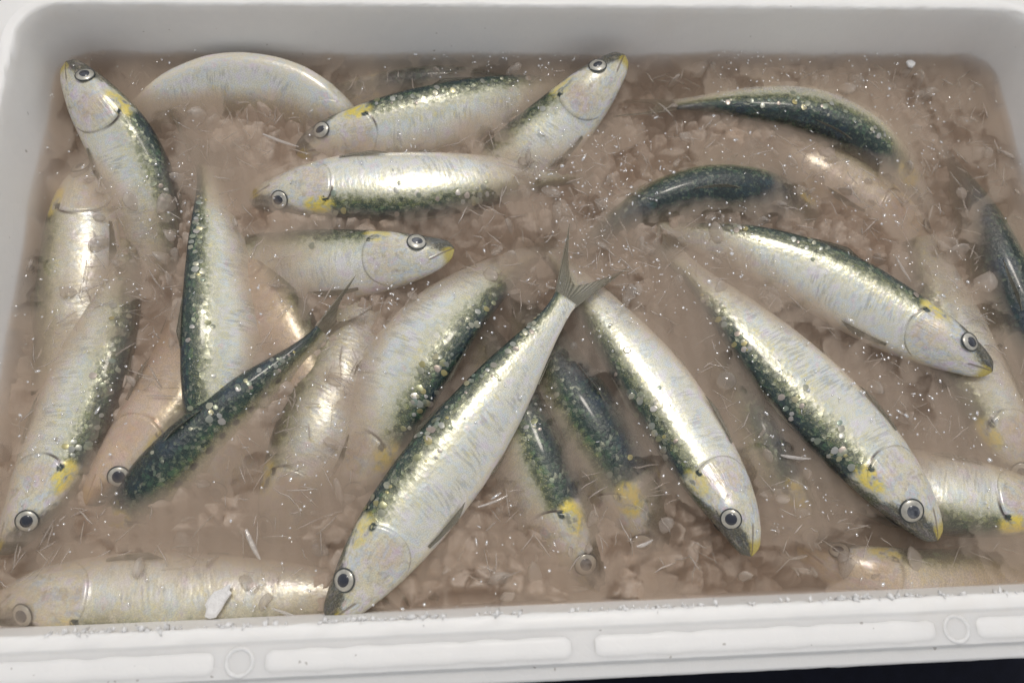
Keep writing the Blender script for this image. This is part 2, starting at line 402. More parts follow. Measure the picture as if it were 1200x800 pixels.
def pillow(x0, x1, y0, y1, z0, z1, r, b):
    """raised pad with rounded plan and rolled edge"""
    def axis(p, q, inner):
        e = np.array([0, .06, .15, .3, .5, .75, 1.0]) * b * 1.3
        return np.r_[p + e, np.linspace(p + b * 1.3, q - b * 1.3, inner)[1:-1], (q - e)[::-1]]
    xs, ys = axis(x0, x1, max(4, int((x1 - x0) / .004))), axis(y0, y1, 5)
    V = []
    for x in xs:
        for y in ys:
            qx, qy = max(abs(x - (x0 + x1) / 2) - (x1 - x0) / 2 + r, 0), max(abs(y - (y0 + y1) / 2) - (y1 - y0) / 2 + r, 0)
            d_ = r - math.hypot(qx, qy)                        # distance in from the edge
            if d_ < 0:
                k = r / math.hypot(qx, qy)
                x = (x0 + x1) / 2 + math.copysign((x1 - x0) / 2 - r + qx * k, x - (x0 + x1) / 2); y = (y0 + y1) / 2 + math.copysign((y1 - y0) / 2 - r + qy * k, y - (y0 + y1) / 2); d_ = 0
            q = min(1, d_ / b)
            z = z0 + (z1 - z0) * math.sqrt(1 - (1 - q) ** 2)
            V.append((x, y, z + .00012 * math.sin(x * 310 + y * 90) + .0001 * math.sin(x * 1170 + 2)))
    return mesh('rim_pad', V, [f[::-1] for f in grid_faces(len(xs), len(ys))])
yo = -(oy)
for x0, x1 in [(-0.232, -0.1255), (-0.1122, -0.0057), (-0.001, 0.1236), (0.1354, 0.236)]:
    boxpart('rim_pad', pillow(x0, x1, yo - .0160, yo - .0066, H - .0030, H - .0011, .0042, .0034), FOAM)
    boxpart('rim_pad', pillow(x0, x1, -yo + .0066, -yo + .0160, H - .0030, H - .0011, .0042, .0034), FOAM)
for bx in [-0.1189, 0.1298]:
    for sy in (yo - .0112, -yo + .0112):
        V, F = [], []
        for r, z in ((.0052, H - .0020), (.0050, H - .00145), (.0045, H - .0012), (.0039, H - .0013), (.0035, H - .0017), (.0033, H - .0022)):
            for k in range(24): V.append((bx + r * math.cos(k * math.tau / 24), sy + r * math.sin(k * math.tau / 24), z + .00012 * math.sin(k * 2.1)))
        F = grid_faces(6, 24, True)
        boxpart('rim_boss', mesh('rim_boss', V, F), FOAM)
# crumbled, frosted inner edge of the near rim
UE_, UF_ = None, None
def crumbs():
    Vc, Tc, k_ = [], [], 0
    oct_v = np.array([(1, 0, 0), (-1, 0, 0), (0, 1, 0), (0, -1, 0), (0, 0, 1), (0, 0, -1)], float)
    oct_t = np.array([(0, 2, 4), (2, 1, 4), (1, 3, 4), (3, 0, 4), (2, 0, 5), (1, 2, 5), (3, 1, 5), (0, 3, 5)])
    for _ in range(520):
        x = rng.uniform(-BW / 2 + .012, BW / 2 - .012)
        if math.sin(x * 70) + math.sin(x * 211 + 1) + rng.normal(0, .8) < -.3: continue
        r = rng.uniform(.0006, .0021)
        c = np.array([x, yo + rng.uniform(-.0006, .0012), H - .0010 - rng.uniform(0, .0010)])
        q_, _r = np.linalg.qr(rng.normal(0, 1, (3, 3)))
        Vc.append((oct_v * r * rng.uniform(.5, 1.1, (6, 1)) * np.array([1.5, .8, .8])) @ q_ + c); Tc.append(oct_t + k_); k_ += 6
    return fast_mesh('ragged_edge', np.vstack(Vc), np.vstack(Tc))
boxpart('ragged_edge', crumbs(), FOAM)['kind'] = 'stuff'
# table under the box
V = [(-3, -3, FL - .026), (3, -3, FL - .026), (3, 3, FL - .026), (-3, 3, FL - .026)]
tag(link('ground', mesh('ground', V, [(0, 1, 2, 3)], smooth=False), TABLE), kind='structure')

# ------------------------------------------------------------------ sardines
# profile along the body: half height above and below the axis, half thickness (of their maxima)
PS = np.array([0, .008, .02, .045, .08, .12, .17, .23, .3, .38, .47, .56, .65, .74, .82, .89, .94, .975, 1.0])
PUP = np.array([.09, .23, .31, .42, .53, .65, .77, .87, .95, 1.0, 1.0, .95, .86, .73, .57, .42, .34, .32, .34])
PDN = np.array([.10, .25, .34, .46, .57, .69, .81, .92, 1.0, 1.03, 1.02, .95, .83, .66, .49, .36, .30, .29, .32])
PTH = np.array([.03, .16, .28, .48, .68, .84, .96, 1.0, 1.0, .99, .96, .90, .80, .66, .49, .33, .24, .18, .13])
GE = lambda v: .248 - .075 * ((v - .5) / .4) ** 2
class Spine:
    def __init__(s, pts, L, Hh, Th, side, roll):
        P = np.array(pts, float) / 1000.0
        # chord-length Catmull-Rom, then arc length
        Q = np.vstack([2 * P[0] - P[1], P, 2 * P[-1] - P[-2]])
        out = []
        for i in range(1, len(Q) - 2):
            for t in np.linspace(0, 1, 24, endpoint=False):
                a, b, c, d_ = Q[i - 1], Q[i], Q[i + 1], Q[i + 2]
                out.append(.5 * (2 * b + (c - a) * t + (2 * a - 5 * b + 4 * c - d_) * t * t + (3 * b - a - 3 * c + d_) * t ** 3))
        out.append(P[-1]); out = np.array(out)
        ln = np.r_[0, np.cumsum(np.linalg.norm(np.diff(out, axis=0), axis=1))]
        if L is None: L = ln[-1]
        if ln[-1] < L:
            tdir = out[-1] - out[-4]; tdir /= np.linalg.norm(tdir)
            out = np.vstack([out, out[-1] + tdir * (L - ln[-1] + .002)]); ln = np.r_[ln, L + .002]
        s.L, s.ln, s.c, s.H, s.T, s.side, s.roll = L, ln, out, Hh, Th, side, math.radians(roll)
    def at(s, u):
        u = np.clip(np.atleast_1d(u), -.02, 1.3); x = u * s.L
        f = lambda x: np.stack([np.interp(x, s.ln, s.c[:, i]) for i in range(3)], -1)
        C = f(np.clip(x, 0, s.ln[-1])); e = .006
        T = f(np.clip(x + e, 0, s.ln[-1])) - f(np.clip(x - e, 0, s.ln[-1])); T /= np.linalg.norm(T, axis=-1, keepdims=True)
        C = C + T * (x - np.clip(x, 0, s.ln[-1]))[:, None]
        Z = np.array([0, 0, 1.0])
        N = np.cross(T, Z); N /= np.linalg.norm(N, axis=-1, keepdims=True); N *= s.side
        U = Z - T * (T @ Z)[:, None]; U /= np.linalg.norm(U, axis=-1, keepdims=True)
        B = math.cos(s.roll) * N + math.sin(s.roll) * U
        K = np.cross(T, B); K *= np.sign(K[:, 2:3] * 1.0 + 1e-9)          # flank normal turned up
        return C, T, B, K
    def pt(s, u, v, sd, off=0.0):
        """surface point at u along, v from back (0) to belly (1), side +1 up / -1 down"""
        u = np.atleast_1d(u).astype(float); v = np.broadcast_to(v, u.shape)
        C, T, B, K = s.at(u)
        th = np.pi * v; up, dn, tk = np.interp(u, PS, PUP), np.interp(u, PS, PDN), np.interp(u, PS, PTH)
        co, si = np.cos(th), np.abs(np.sin(th))
        h = np.where(co > 0, up * np.abs(co) ** .95, -dn * np.abs(co) ** .92) * s.H / 2
        bel = 1 - .22 * ((1 - co) / 2) ** 2
        w = tk * si ** .88 * bel * s.T / 2
        e = u - GE(v)
        g = np.where((v > .15) & (v < .9), np.sin(np.pi * np.clip((v - .15) / .75, 0, 1)), 0)
        w = w + g * (np.where(e <= 0, .00018 * np.exp(e / .05), -.00012 * np.exp(-e / .02)))
        return C + B * (h + off * co)[:, None] + K * (sd * (w + off * si))[:, None]
NS, MR = 118, 44
U0 = np.unique(np.r_[np.linspace(0, .05, 16), np.linspace(.05, .3, 52), np.linspace(.3, 1, 62)])
def lay(me_uv):
    return me_uv
def body_mesh(sp):
    V, uv = [], []
    for k, u in enumerate(U0):
        j = np.arange(MR); a = j / MR * 2
        v = np.where(a <= 1, a, 2 - a); sd = np.where(a <= 1, 1, -1)
        P = sp.pt(np.full(MR, u), v, 1)
        Q = sp.pt(np.full(MR, u), v, -1)
        V.append(np.where((sd > 0)[:, None], P, Q)); uv.append(np.c_[np.full(MR, u), v])
    n = len(U0); V = np.vstack(V); uv = np.vstack(uv)
    F = grid_faces(n, MR, True)
    V = np.vstack([V, sp.at(0)[0] - sp.at(0)[1] * .0006, sp.at(1.0)[0]]); uv = np.vstack([uv, [[0, .45]], [[1, .5]]])
    a, b = len(V) - 2, len(V) - 1
    F += [((j + 1) % MR, j, a) for j in range(MR)] + [((n - 1) * MR + j, (n - 1) * MR + (j + 1) % MR, b) for j in range(MR)]
    return mesh('body', V, F, uv)
def gill_mesh(sp, sd):
    nv, nu = 22, 12; V, uv = [], []
    vs = np.linspace(.24, .84, nv)
    for a in np.r_[np.linspace(0, 1, nu), 1.0]:
        last = len(V) == nu
        ue = GE(vs) - .001; u = .135 + (ue - .135) * a
        V.append(sp.pt(u, vs, sd, (-.00008 if last else .00002 + .00013 * a ** 1.5) * np.clip((.80 - vs) / .35, .06, 1) * np.sin(np.pi * (vs - .2) / .68) ** .3)); uv.append(np.c_[np.minimum(u, ue - .006), vs])
    return mesh('gill_cover', np.vstack(V), grid_faces(nu + 1, nv), np.vstack(uv))
def dome(C, n, t, r, h, asp=1.0, rings=7, seg=24, name='eye', hole=0.0, sink=0.0):
    n = n / np.linalg.norm(n); t = t - n * (t @ n); t /= np.linalg.norm(t); b = np.cross(n, t)
    V = []
    for i in range(rings):
        f = i / (rings - 1) * (1 - hole); rr = math.cos(f * math.pi / 2) * r; zz = math.sin(f * math.pi / 2) * h - sink
        for k in range(seg):
            a = k * math.tau / seg; V.append(C + t * rr * math.cos(a) + b * rr * asp * math.sin(a) + n * zz)
    F = grid_faces(rings, seg, True)
    return mesh(name, V, F)
def torus(C, n, t, R, r, name):
    n = n / np.linalg.norm(n); t = t - n * (t @ n); t /= np.linalg.norm(t); b = np.cross(n, t); V = []
    for k in range(28):
        a = k * math.tau / 28; e = t * math.cos(a) + b * math.sin(a)
        for m in range(6):
            c = m * math.tau / 6; V.append(C + e * (R + r * math.cos(c)) + n * (r * .8 * math.sin(c)))
    F = grid_faces(28, 6, True) + [(27 * 6 + m, 27 * 6 + (m + 1) % 6, (m + 1) % 6, m) for m in range(6)]
    return mesh(name, V, F)
def sheet(P, th, uv, name):
    """thin closed fin from an nu x nv grid of points, thick at the base"""
    nu, nv = P.shape[:2]
    du = np.gradient(P, axis=0); dv = np.gradient(P, axis=1); n = np.cross(du, dv); n /= np.linalg.norm(n, axis=-1, keepdims=True) + 1e-12
    t = th * (1 - .8 * np.linspace(0, 1, nu))[:, None, None]
    A, B = (P + n * t / 2).reshape(-1, 3), (P - n * t / 2).reshape(-1, 3)
    g = grid_faces(nu, nv); m = nu * nv
    F = g + [tuple(m + i for i in reversed(f)) for f in g]
    edge = [i * nv for i in range(nu)] + [(nu - 1) * nv + j for j in range(1, nv)] + [i * nv + nv - 1 for i in range(nu - 2, -1, -1)]
    for a, b in zip(edge, edge[1:]): F.append((a, m + a, m + b, b))
    return mesh(name, np.vstack([A, B]), F, np.vstack([uv, uv]))
def tail_mesh(sp, spread, ln, bend=0.0):
    C, T, B, K = [x[0] for x in sp.at(.992)]
    nu, nv = 12, 17; P = np.zeros((nu, nv, 3)); uv = []
    hb = np.interp(1, PS, PUP) * sp.H / 2 * .92
    for i in range(nu):
        a = i / (nu - 1)
        for j in range(nv):
            q = j / (nv - 1) * 2 - 1
            reach = ln * (.30 + .70 * abs(q) ** 1.25)
            w = hb * (1 - a) + a * (spread * ln) * (abs(q) ** .85)
            x = reach * a; y = np.sign(q) * (abs(q) * hb * (1 - a) + a * spread * ln * abs(q) ** .9 * 1.0)
            wav = .0009 * math.sin(q * 5 + a * 3) * a + bend * a * a
            P[i, j] = C + T * x + B * y + K * wav; uv.append((a, (q + 1) / 2))
    return sheet(P, .0011, np.array(uv), 'tail_fin')
def pect_mesh(sp, sd, u0, v0, ln, wid, lift, name='pectoral_fin', spread=.25):
    nu, nv = 9, 7; P = np.zeros((nu, nv, 3)); uv = []
    for i in range(nu):
        a = i / (nu - 1)
        for j in range(nv):
            q = j / (nv - 1)
            u = u0 + ln * a * (1 - .35 * q); v = v0 + wid * (q - .3) * (.35 + spread * 2 * a)
            P[i, j] = sp.pt(u, min(v, .99), sd, .0004 + lift * a)[0]; uv.append((a, q))
    return sheet(P, .0006, np.array(uv), name)
def dorsal_mesh(sp, u0, u1, hgt, lean):
    nu, nv = 7, 9; P = np.zeros((nu, nv, 3)); uv = []
    for i in range(nu):
        a = i / (nu - 1)
        for j in range(nv):
            q = j / (nv - 1); u = u0 + (u1 - u0) * q
            C, T, B, K = [x[0] for x in sp.at(u + .05 * a)]
            P[i, j] = sp.pt(u + .05 * a, 0.0, 1)[0] + B * (a * hgt * (1 - .75 * q) - .0004) + K * a * lean
            uv.append((a, q))
    return sheet(P, .0007, np.array(uv), 'dorsal_fin')
def scales_mesh(sp, n, vlo, vhi, sd):
    V, T = [], []; cu = rng.uniform(.26, .9, 7)
    n = int(n * .42)
    for _ in range(n):
        u = np.clip(cu[rng.integers(len(cu))] + rng.normal(0, .022), .25, .93) if rng.random() < .8 else rng.uniform(.25, .93); v = np.clip(rng.normal((vlo + vhi) / 2, (vhi - vlo) / 3.2), vlo * .5, vhi + .15)
        p = sp.pt(u, v, sd, .00022)[0]; pu = sp.pt(u + .004, v, sd, .00022)[0] - p; pv = sp.pt(u, v + .01, sd, .00022)[0] - p
        nn = np.cross(pu, pv); nn /= np.linalg.norm(nn) + 1e-12
        c = sp.at(u)[0][0]
        if nn @ (p - c) < 0: nn = -nn
        nn = nn + rng.normal(0, .10, 3); nn /= np.linalg.norm(nn)
        t = pu / np.linalg.norm(pu); t = t - nn * (t @ nn); t /= np.linalg.norm(t); b = np.cross(nn, t)
        r = rng.uniform(.0007, .0018) * min(1, .5 + np.interp(u, PS, PUP) * .6); k0 = len(V); m = 9
        V.append(p + nn * .00022)
        for k in range(m):
            a = k * math.tau / m; rr = r * rng.uniform(.82, 1.1)
            V.append(p + t * rr * math.cos(a) * .85 + b * rr * math.sin(a))
        T += [(k0, k0 + 1 + k, k0 + 1 + (k + 1) % m) for k in range(m)]
    return V, T
FISH_TOP = []     # for keeping the slush off the fish that stand out
def sardine(f):
    f['H'] *= .96
    sp = Spine(f['p'], f.get('L'), f['H'], f['T'], f['side'], f['roll'])
    root = bpy.data.objects.new('sardine', None); COL.objects.link(root)
    C0 = sp.at(.45)[0][0]; root.location = C0
    tag(root, f['label'], 'fish', 'sardines lying in the icy water')
    inv = Matrix.Translation(-Vector(C0))
    seed = f.get('seed', rng.random())
    def part(name, me, mat, parent=None):
        o = link(name, me, mat, parent or root); o['seed'] = float(seed)
        o.matrix_parent_inverse = inv if parent is None else Matrix()
        return o
    skin = {'rust': SKIN_RUST, 'spot': SKIN_SPOT, 'tan': SKIN_TAN, 'dark': SKIN_DARK}.get(f.get('skin'), SKIN)
    bm = body_mesh(sp); part('body', bm, skin)
    FISH_TOP.append(np.array([v.co[:] for v in bm.vertices]))
    for sd in (1, -1):
        part('gill_cover', gill_mesh(sp, sd), skin)
        ue, ve = .092, .335
        p = sp.pt(ue, ve, sd, -.0002)[0]; a = sp.pt(ue + .01, ve, sd)[0] - p; b = sp.pt(ue, ve + .05, sd)[0] - p
        n = np.cross(a, b); n /= np.linalg.norm(n)
        if n @ (p - sp.at(ue)[0][0]) < 0: n = -n
        R = f['H'] * .125
        ey = part('eye', dome(p, n, a, R, R * .27, name='eye'), IRIS)
        part('pupil', dome(p + n * R * .17 - a / np.linalg.norm(a) * R * rng.uniform(-.06, .10), n, a, R * .62, R * .17, rng.uniform(.74, 1.0), name='pupil'), PUPIL, ey)
        part('eye_ring', torus(p + n * R * .03, n, a, R * 1.0, R * .085, 'eye_ring'), RING, ey)
        if not f.get('nofin'): part('pectoral_fin', pect_mesh(sp, sd, .265, .80, .14, .10, .0010), FIN)
    part('tail_fin', tail_mesh(sp, f.get('spread', .42), sp.L * .21, f.get('bend', 0)), FIN)
    if f.get('nofin'): return root
    part('dorsal_fin', dorsal_mesh(sp, .43, .53, .0022, .0012), FIN)
    part('pelvic_fin', pect_mesh(sp, 1, .50, .93, .06, .06, .0006, 'pelvic_fin'), FIN)
    part('anal_fin', pect_mesh(sp, 1, .76, .96, .10, .03, .0003, 'anal_fin'), FIN)
    ns = f.get('scales', 0)
    if ns:
        V, T = scales_mesh(sp, ns, f.get('vlo', .10), f.get('vhi', .36), 1)
        o = part('scales', fast_mesh('scales', V, T), SCALE); o['kind'] = 'stuff'
    return root
FISH = [
    {'p': [(-220.7, 115.7, 7.0), (-208.3, 97.9, 4.0), (-195.2, 77.8, -4.0), (-184.9, 50.0, -12.0), (-180.9, 17.8, -21.0), (-181.7, -19.3, -32.0)], 'side': -1, 'roll': 12, 'H': 0.034, 'T': 0.0175, 'L': 0.158, 'scales': 50, 'seed': 0.75, 'label': 'sardine with its head raised against the back corner of the box beside the arched fish'},
    {'p': [(-207.3, 81.4, -13.5), (-211.7, 52.5, -10.5), (-209.8, 17.8, -10.5), (-210.0, -20.6, -13.5), (-216.4, -56.0, -19.5)], 'side': 1, 'roll': 5, 'H': 0.034, 'T': 0.0175, 'L': 0.158, 'label': 'pale sunken sardine along the end wall with a yellow patch on its gill'},
    {'p': [(-220.5, -100.9, -6.6), (-210.8, -81.8, -7.6), (-202.8, -51.6, -9.1), (-196.5, -16.5, -9.6), (-194.1, 18.4, -12.6), (-197.6, 58.3, -18.6)], 'side': 1, 'roll': 5, 'H': 0.034, 'T': 0.0175, 'L': 0.158, 'scales': 90, 'label': 'long pale sardine running down the end wall, its yellow snout in the front corner'},
    {'p': [(-191.0, -83.1, -7.3), (-181.0, -69.1, -8.8), (-167.5, -45.7, -10.8), (-158.6, -21.8, -13.8), (-153.7, 8.0, -18.8)], 'side': 1, 'roll': 0, 'H': 0.034, 'T': 0.0175, 'L': 0.158, 'skin': 'rust', 'label': 'brownish sunken sardine with yellow lips, its head beside the blue-green spotted fish'},
    {'p': [(-143.0, -89.2, -27.0), (-140.8, -61.2, -14.0), (-141.4, -28.2, -7.0), (-145.5, 10.3, -5.5), (-153.9, 53.4, -7.0), (-164.4, 94.7, -14.0)], 'side': -1, 'roll': 28, 'H': 0.038, 'T': 0.0175, 'L': 0.165, 'scales': 110, 'label': 'sardine lying lengthwise with a straight dark green back seam, tail towards the back wall'},
    {'p': [(-193.8, -96.8, -38.0), (-180.2, -88.1, -25.0), (-161.8, -73.5, -14.5), (-139.0, -50.2, -12.0), (-117.4, -29.7, -9.0), (-101.4, -14.2, -6.0)], 'side': -1, 'roll': 64, 'H': 0.037, 'T': 0.024, 'skin': 'spot', 'scales': 70, 'vlo': 0.02, 'vhi': 0.3, 'label': 'blue-green sardine lying belly down, its back showing a row of dark spots'},
    {'p': [(-221.5, -123.6, -8.9), (-204.7, -118.5, -8.9), (-178.2, -119.3, -9.4), (-139.9, -121.1, -9.4), (-91.6, -120.5, -10.9), (-52.0, -120.4, -15.9)], 'side': 1, 'roll': 0, 'H': 0.036, 'T': 0.0175, 'L': 0.158, 'label': 'pale tan sardine along the front wall with a white ice flake on its flank'},
    {'p': [(-83.2, 79.4, -22.9), (-100.9, 97.4, -13.4), (-123.1, 109.8, -9.4), (-150.5, 113.6, -7.9), (-174.2, 108.8, -9.4), (-192.6, 101.7, -14.9)], 'side': -1, 'roll': -60, 'H': 0.034, 'T': 0.019, 'L': 0.158, 'nofin': True, 'label': 'arched sardine with a bright silvery white belly edge near the back wall'},
    {'p': [(-118.1, 76.9, -9.0), (-105.5, 82.7, -8.0), (-85.5, 86.6, -7.0), (-49.1, 94.8, -6.5), (-15.8, 105.3, -9.0), (12.9, 115.1, -14.0)], 'side': -1, 'roll': 26, 'H': 0.033, 'T': 0.0175, 'L': 0.158, 'scales': 60, 'label': 'silver flanked sardine next to the back wall, its head tip touching the arched fish'},
    {'p': [(-117.8, 113.4, -23.0), (-87.6, 117.0, -19.0), (-57.7, 120.5, -17.0), (-31.9, 121.0, -19.0), (-5.7, 118.3, -23.0)], 'side': 1, 'roll': 75, 'H': 0.03, 'T': 0.0175, 'L': 0.158, 'label': 'dark backed sardine deep in the brown water against the back wall'},
    {'p': [(37.4, 118.6, 9.0), (24.3, 105.5, 5.0), (6.0, 90.1, -5.0), (-16.9, 73.1, -13.0), (-41.8, 58.5, -22.0)], 'side': 1, 'roll': 8, 'H': 0.034, 'T': 0.0175, 'L': 0.158, 'scales': 20, 'seed': 0.15, 'label': 'sardine lifting its silver head and yellow mouth out towards the back wall'},
    {'p': [(-137.7, 52.0, -8.0), (-123.4, 53.5, -7.0), (-100.2, 55.9, -5.5), (-65.2, 56.6, -5.0), (-25.6, 62.0, -8.5), (14.0, 68.3, -14.0)], 'side': 1, 'roll': -6, 'H': 0.034, 'T': 0.0175, 'L': 0.158, 'scales': 80, 'label': 'bright sardine lying level with its dark back towards the front wall, eye under murky water'},
    {'p': [(-45.7, 21.6, 1.0), (-61.1, 19.1, -1.0), (-84.1, 19.4, -7.0), (-115.2, 20.6, -12.0), (-146.8, 22.2, -17.0)], 'side': 1, 'roll': 8, 'H': 0.034, 'T': 0.0175, 'L': 0.158, 'scales': 20, 'seed': 0.12, 'label': 'sunken sardine with only its head out, big ringed eye and yellow lips'},
    {'p': [(-96.0, -91.4, -22.0), (-83.3, -63.0, -14.0), (-68.8, -33.6, -7.5), (-50.3, -8.3, -5.5), (-29.2, 12.3, -10.0), (-8.4, 28.7, -18.0)], 'side': 1, 'roll': 14, 'H': 0.041, 'T': 0.0175, 'L': 0.158, 'scales': 140, 'label': 'curved sardine with a silver flank and scaly green back left of the central fish'},
    {'p': [(-122.0, -107.4, -22.8), (-115.2, -84.4, -17.3), (-105.3, -57.0, -13.3), (-95.1, -27.0, -14.3), (-87.1, 6.3, -17.8)], 'side': -1, 'roll': 0, 'H': 0.036, 'T': 0.0175, 'L': 0.158, 'label': 'broad pale sardine sunken in murky water between the spotted fish and the central fish'},
    {'p': [(-93.8, -130.4, 1.0), (-82.3, -115.4, 1.0), (-65.7, -93.4, 1.0), (-44.0, -66.2, 1.0), (-22.3, -38.4, 2.0), (-5.8, -16.5, 3.0), (2.6, -4.1, 3.0)], 'side': -1, 'roll': 10, 'H': 0.035, 'T': 0.0175, 'scales': 150, 'spread': 0.5, 'bend': -0.003, 'seed': 0.05, 'label': 'whole sardine lying on top at the centre, silver flank and forked tail fully visible'},
    {'p': [(68.1, -113.0, 2.0), (63.9, -96.3, 1.0), (56.0, -74.6, -4.0), (41.8, -44.5, -6.0), (25.0, -15.8, -7.0), (11.0, 7.0, -9.0), (0.8, 23.9, -13.0)], 'side': -1, 'roll': 2, 'H': 0.0325, 'T': 0.0175, 'L': 0.158, 'scales': 60, 'seed': 0.02, 'label': 'silver sardine right of the central forked tail, black snout pointing at the front wall'},
    {'p': [(39.6, -114.1, -26.3), (30.4, -93.1, -21.3), (16.6, -67.1, -17.8), (1.4, -39.9, -18.3), (-10.1, -12.3, -22.3)], 'side': 1, 'roll': 60, 'H': 0.038, 'T': 0.034, 'L': 0.158, 'skin': 'dark', 'scales': 40, 'label': 'dark green backed sardine sunken beside the silver fish, yellow fleck near its head'},
    {'p': [(11.9, -124.4, -19.8), (1.3, -105.7, -17.3), (-11.7, -81.1, -15.3), (-22.9, -51.2, -16.8), (-32.0, -26.2, -21.8)], 'side': 1, 'roll': 36, 'H': 0.038, 'T': 0.028, 'L': 0.158, 'skin': 'dark', 'scales': 50, 'label': 'sunken sardine beside the belly of the central fish, pale belly and dark back fading out'},
    {'p': [(144.8, -109.8, 1.0), (135.7, -92.5, 0.0), (120.9, -66.6, -3.5), (97.3, -33.9, -5.0), (72.5, -0.8, -6.0), (48.4, 29.1, -9.0)], 'side': -1, 'roll': 6, 'H': 0.0385, 'T': 0.0175, 'L': 0.158, 'scales': 150, 'seed': 0.8, 'label': 'long silver sardine with gold scales on its back and its gill slit gaping black'},
    {'p': [(183.9, -40.9, 3.0), (169.6, -29.9, 1.5), (150.1, -14.5, -2.5), (121.4, 6.0, -4.5), (90.8, 21.5, -6.5), (61.1, 32.5, -10.0)], 'side': 1, 'roll': 17, 'H': 0.0335, 'T': 0.0175, 'L': 0.158, 'scales': 60, 'seed': 0.7, 'label': 'silver sardine with yellow cheek spot, snout pointing to the right end wall'},
    {'p': [(147.2, 39.7, -35.7), (110.6, 54.7, -20.7), (89.6, 56.6, -13.7), (68.8, 55.6, -11.7), (44.0, 47.6, -11.7), (20.9, 33.9, -14.2), (6.9, 22.7, -21.7)], 'side': -1, 'roll': 66, 'H': 0.034, 'T': 0.027, 'L': 0.158, 'skin': 'spot', 'label': 'short arc of blue-black spotted back breaking the water in the middle'},
    {'p': [(192.8, 41.2, -28.5), (169.1, 77.7, -15.5), (149.2, 92.2, -9.5), (125.6, 100.5, -7.0), (88.8, 102.9, -6.0), (50.8, 102.3, -8.5), (24.4, 104.0, -15.5)], 'side': -1, 'roll': 36, 'H': 0.042, 'T': 0.024, 'L': 0.158, 'skin': 'plain', 'scales': 70, 'label': 'sunken arched sardine near the back wall with gold scales on its green back'},
    {'p': [(240.6, -76.1, -37.5), (223.2, -36.7, -21.5), (213.7, 6.8, -17.0), (209.9, 45.8, -17.0), (205.2, 82.2, -20.5)], 'side': -1, 'roll': 62, 'H': 0.042, 'T': 0.032, 'L': 0.17, 'skin': 'dark', 'label': 'murky dark backed sardine fading out along the right end wall'},
    {'p': [(213.7, -100.4, -8.0), (194.0, -96.9, -8.0), (176.1, -94.2, -8.0), (155.2, -90.5, -9.0), (136.3, -84.6, -13.0), (118.7, -75.4, -20.0)], 'side': -1, 'roll': 4, 'H': 0.036, 'T': 0.0175, 'L': 0.158, 'scales': 50, 'seed': 0.95, 'label': 'pale sardine pushed head first past the right end, green back seam and gill slit showing'},
    {'p': [(201.3, -93.9, -13.3), (190.9, -66.5, -9.8), (182.5, -31.1, -10.3), (178.6, 7.6, -12.3), (180.3, 46.8, -18.3)], 'side': -1, 'roll': 0, 'H': 0.034, 'T': 0.0175, 'L': 0.158, 'label': 'tan sunken sardine passing under the head with the yellow cheek spot'},
    {'p': [(188.1, 23.6, -18.5), (161.2, 49.4, -14.0), (134.9, 70.8, -13.5), (108.9, 88.4, -17.5)], 'side': 1, 'roll': 0, 'H': 0.03, 'T': 0.0175, 'L': 0.158, 'skin': 'tan', 'label': 'faint tan sardine sunken between the two arched backs'},
    {'p': [(109.0, -114.3, -25.0), (92.1, -87.7, -18.5), (81.4, -65.7, -16.0), (75.3, -40.8, -22.0)], 'side': 1, 'roll': 50, 'H': 0.032, 'T': 0.022, 'L': 0.158, 'skin': 'dark', 'label': 'dim dark sardine deep between the two silver heads'},
    {'p': [(96.0, -109.1, -18.5), (115.2, -119.8, -13.0), (142.3, -126.8, -12.5), (177.9, -128.8, -17.5)], 'side': -1, 'roll': 0, 'H': 0.032, 'T': 0.0175, 'L': 0.158, 'skin': 'tan', 'label': 'faint brownish sardine sunken along the front wall below the gaping gill'},
    {'p': [(-158.7, 37.6, -27.0), (-137.6, 17.7, -15.0), (-122.8, -4.9, -12.5), (-112.5, -26.7, -14.0)], 'side': -1, 'roll': 0, 'H': 0.03, 'T': 0.0175, 'L': 0.158, 'skin': 'rust', 'label': 'orange brown sardine glimpsed deep behind the spotted fish, under the one with its head out'},
]
for f in FISH: sardine(f)

# ------------------------------------------------------------------ water: a murky body with an uneven, slushy top
nx, ny = 150, 90
X = np.linspace(-BW / 2 - .004, BW / 2 + .004, nx); Y = np.linspace(-BD / 2 - .004, BD / 2 + .004, ny)
def wave(x, y):
    z = 0
    for fx, fy, p, a in WV: z = z + a * np.sin(x * fx + y * fy + p)
    return z
WV = [(rng.normal(0, f), rng.normal(0, f), rng.uniform(0, 6.28), a) for f, a in ((40, .0004), (60, .0004), (90, .0004), (160, .0003), (220, .0003), (300, .0003), (420, .0002), (520, .0002))]
GX, GY = np.meshgrid(X, Y, indexing='ij'); GZ = wave(GX, GY)
V = np.stack([GX, GY, GZ], -1).reshape(-1, 3); F = grid_faces(nx, ny)
n0 = len(V)
Vb = V.copy(); Vb[:, 2] = FL - .001
edge = [i * ny for i in range(nx)] + [(nx - 1) * ny + j for j in range(1, ny)] + [i * ny + ny - 1 for i in range(nx - 2, -1, -1)] + [j for j in range(ny - 2, 0, -1)]
VV = np.vstack([V, Vb[edge]]); m = len(edge)
F = [tuple(f) for f in F]
for k in range(m):
    k2 = (k + 1) % m; F.append((edge[k], n0 + k, n0 + k2, edge[k2]))
F.append(tuple(n0 + k for k in range(m)))
wo = link('water', mesh('water', VV, [f[::-1] for f in F], smooth=False), WATER)
tag(wo, kind='stuff')

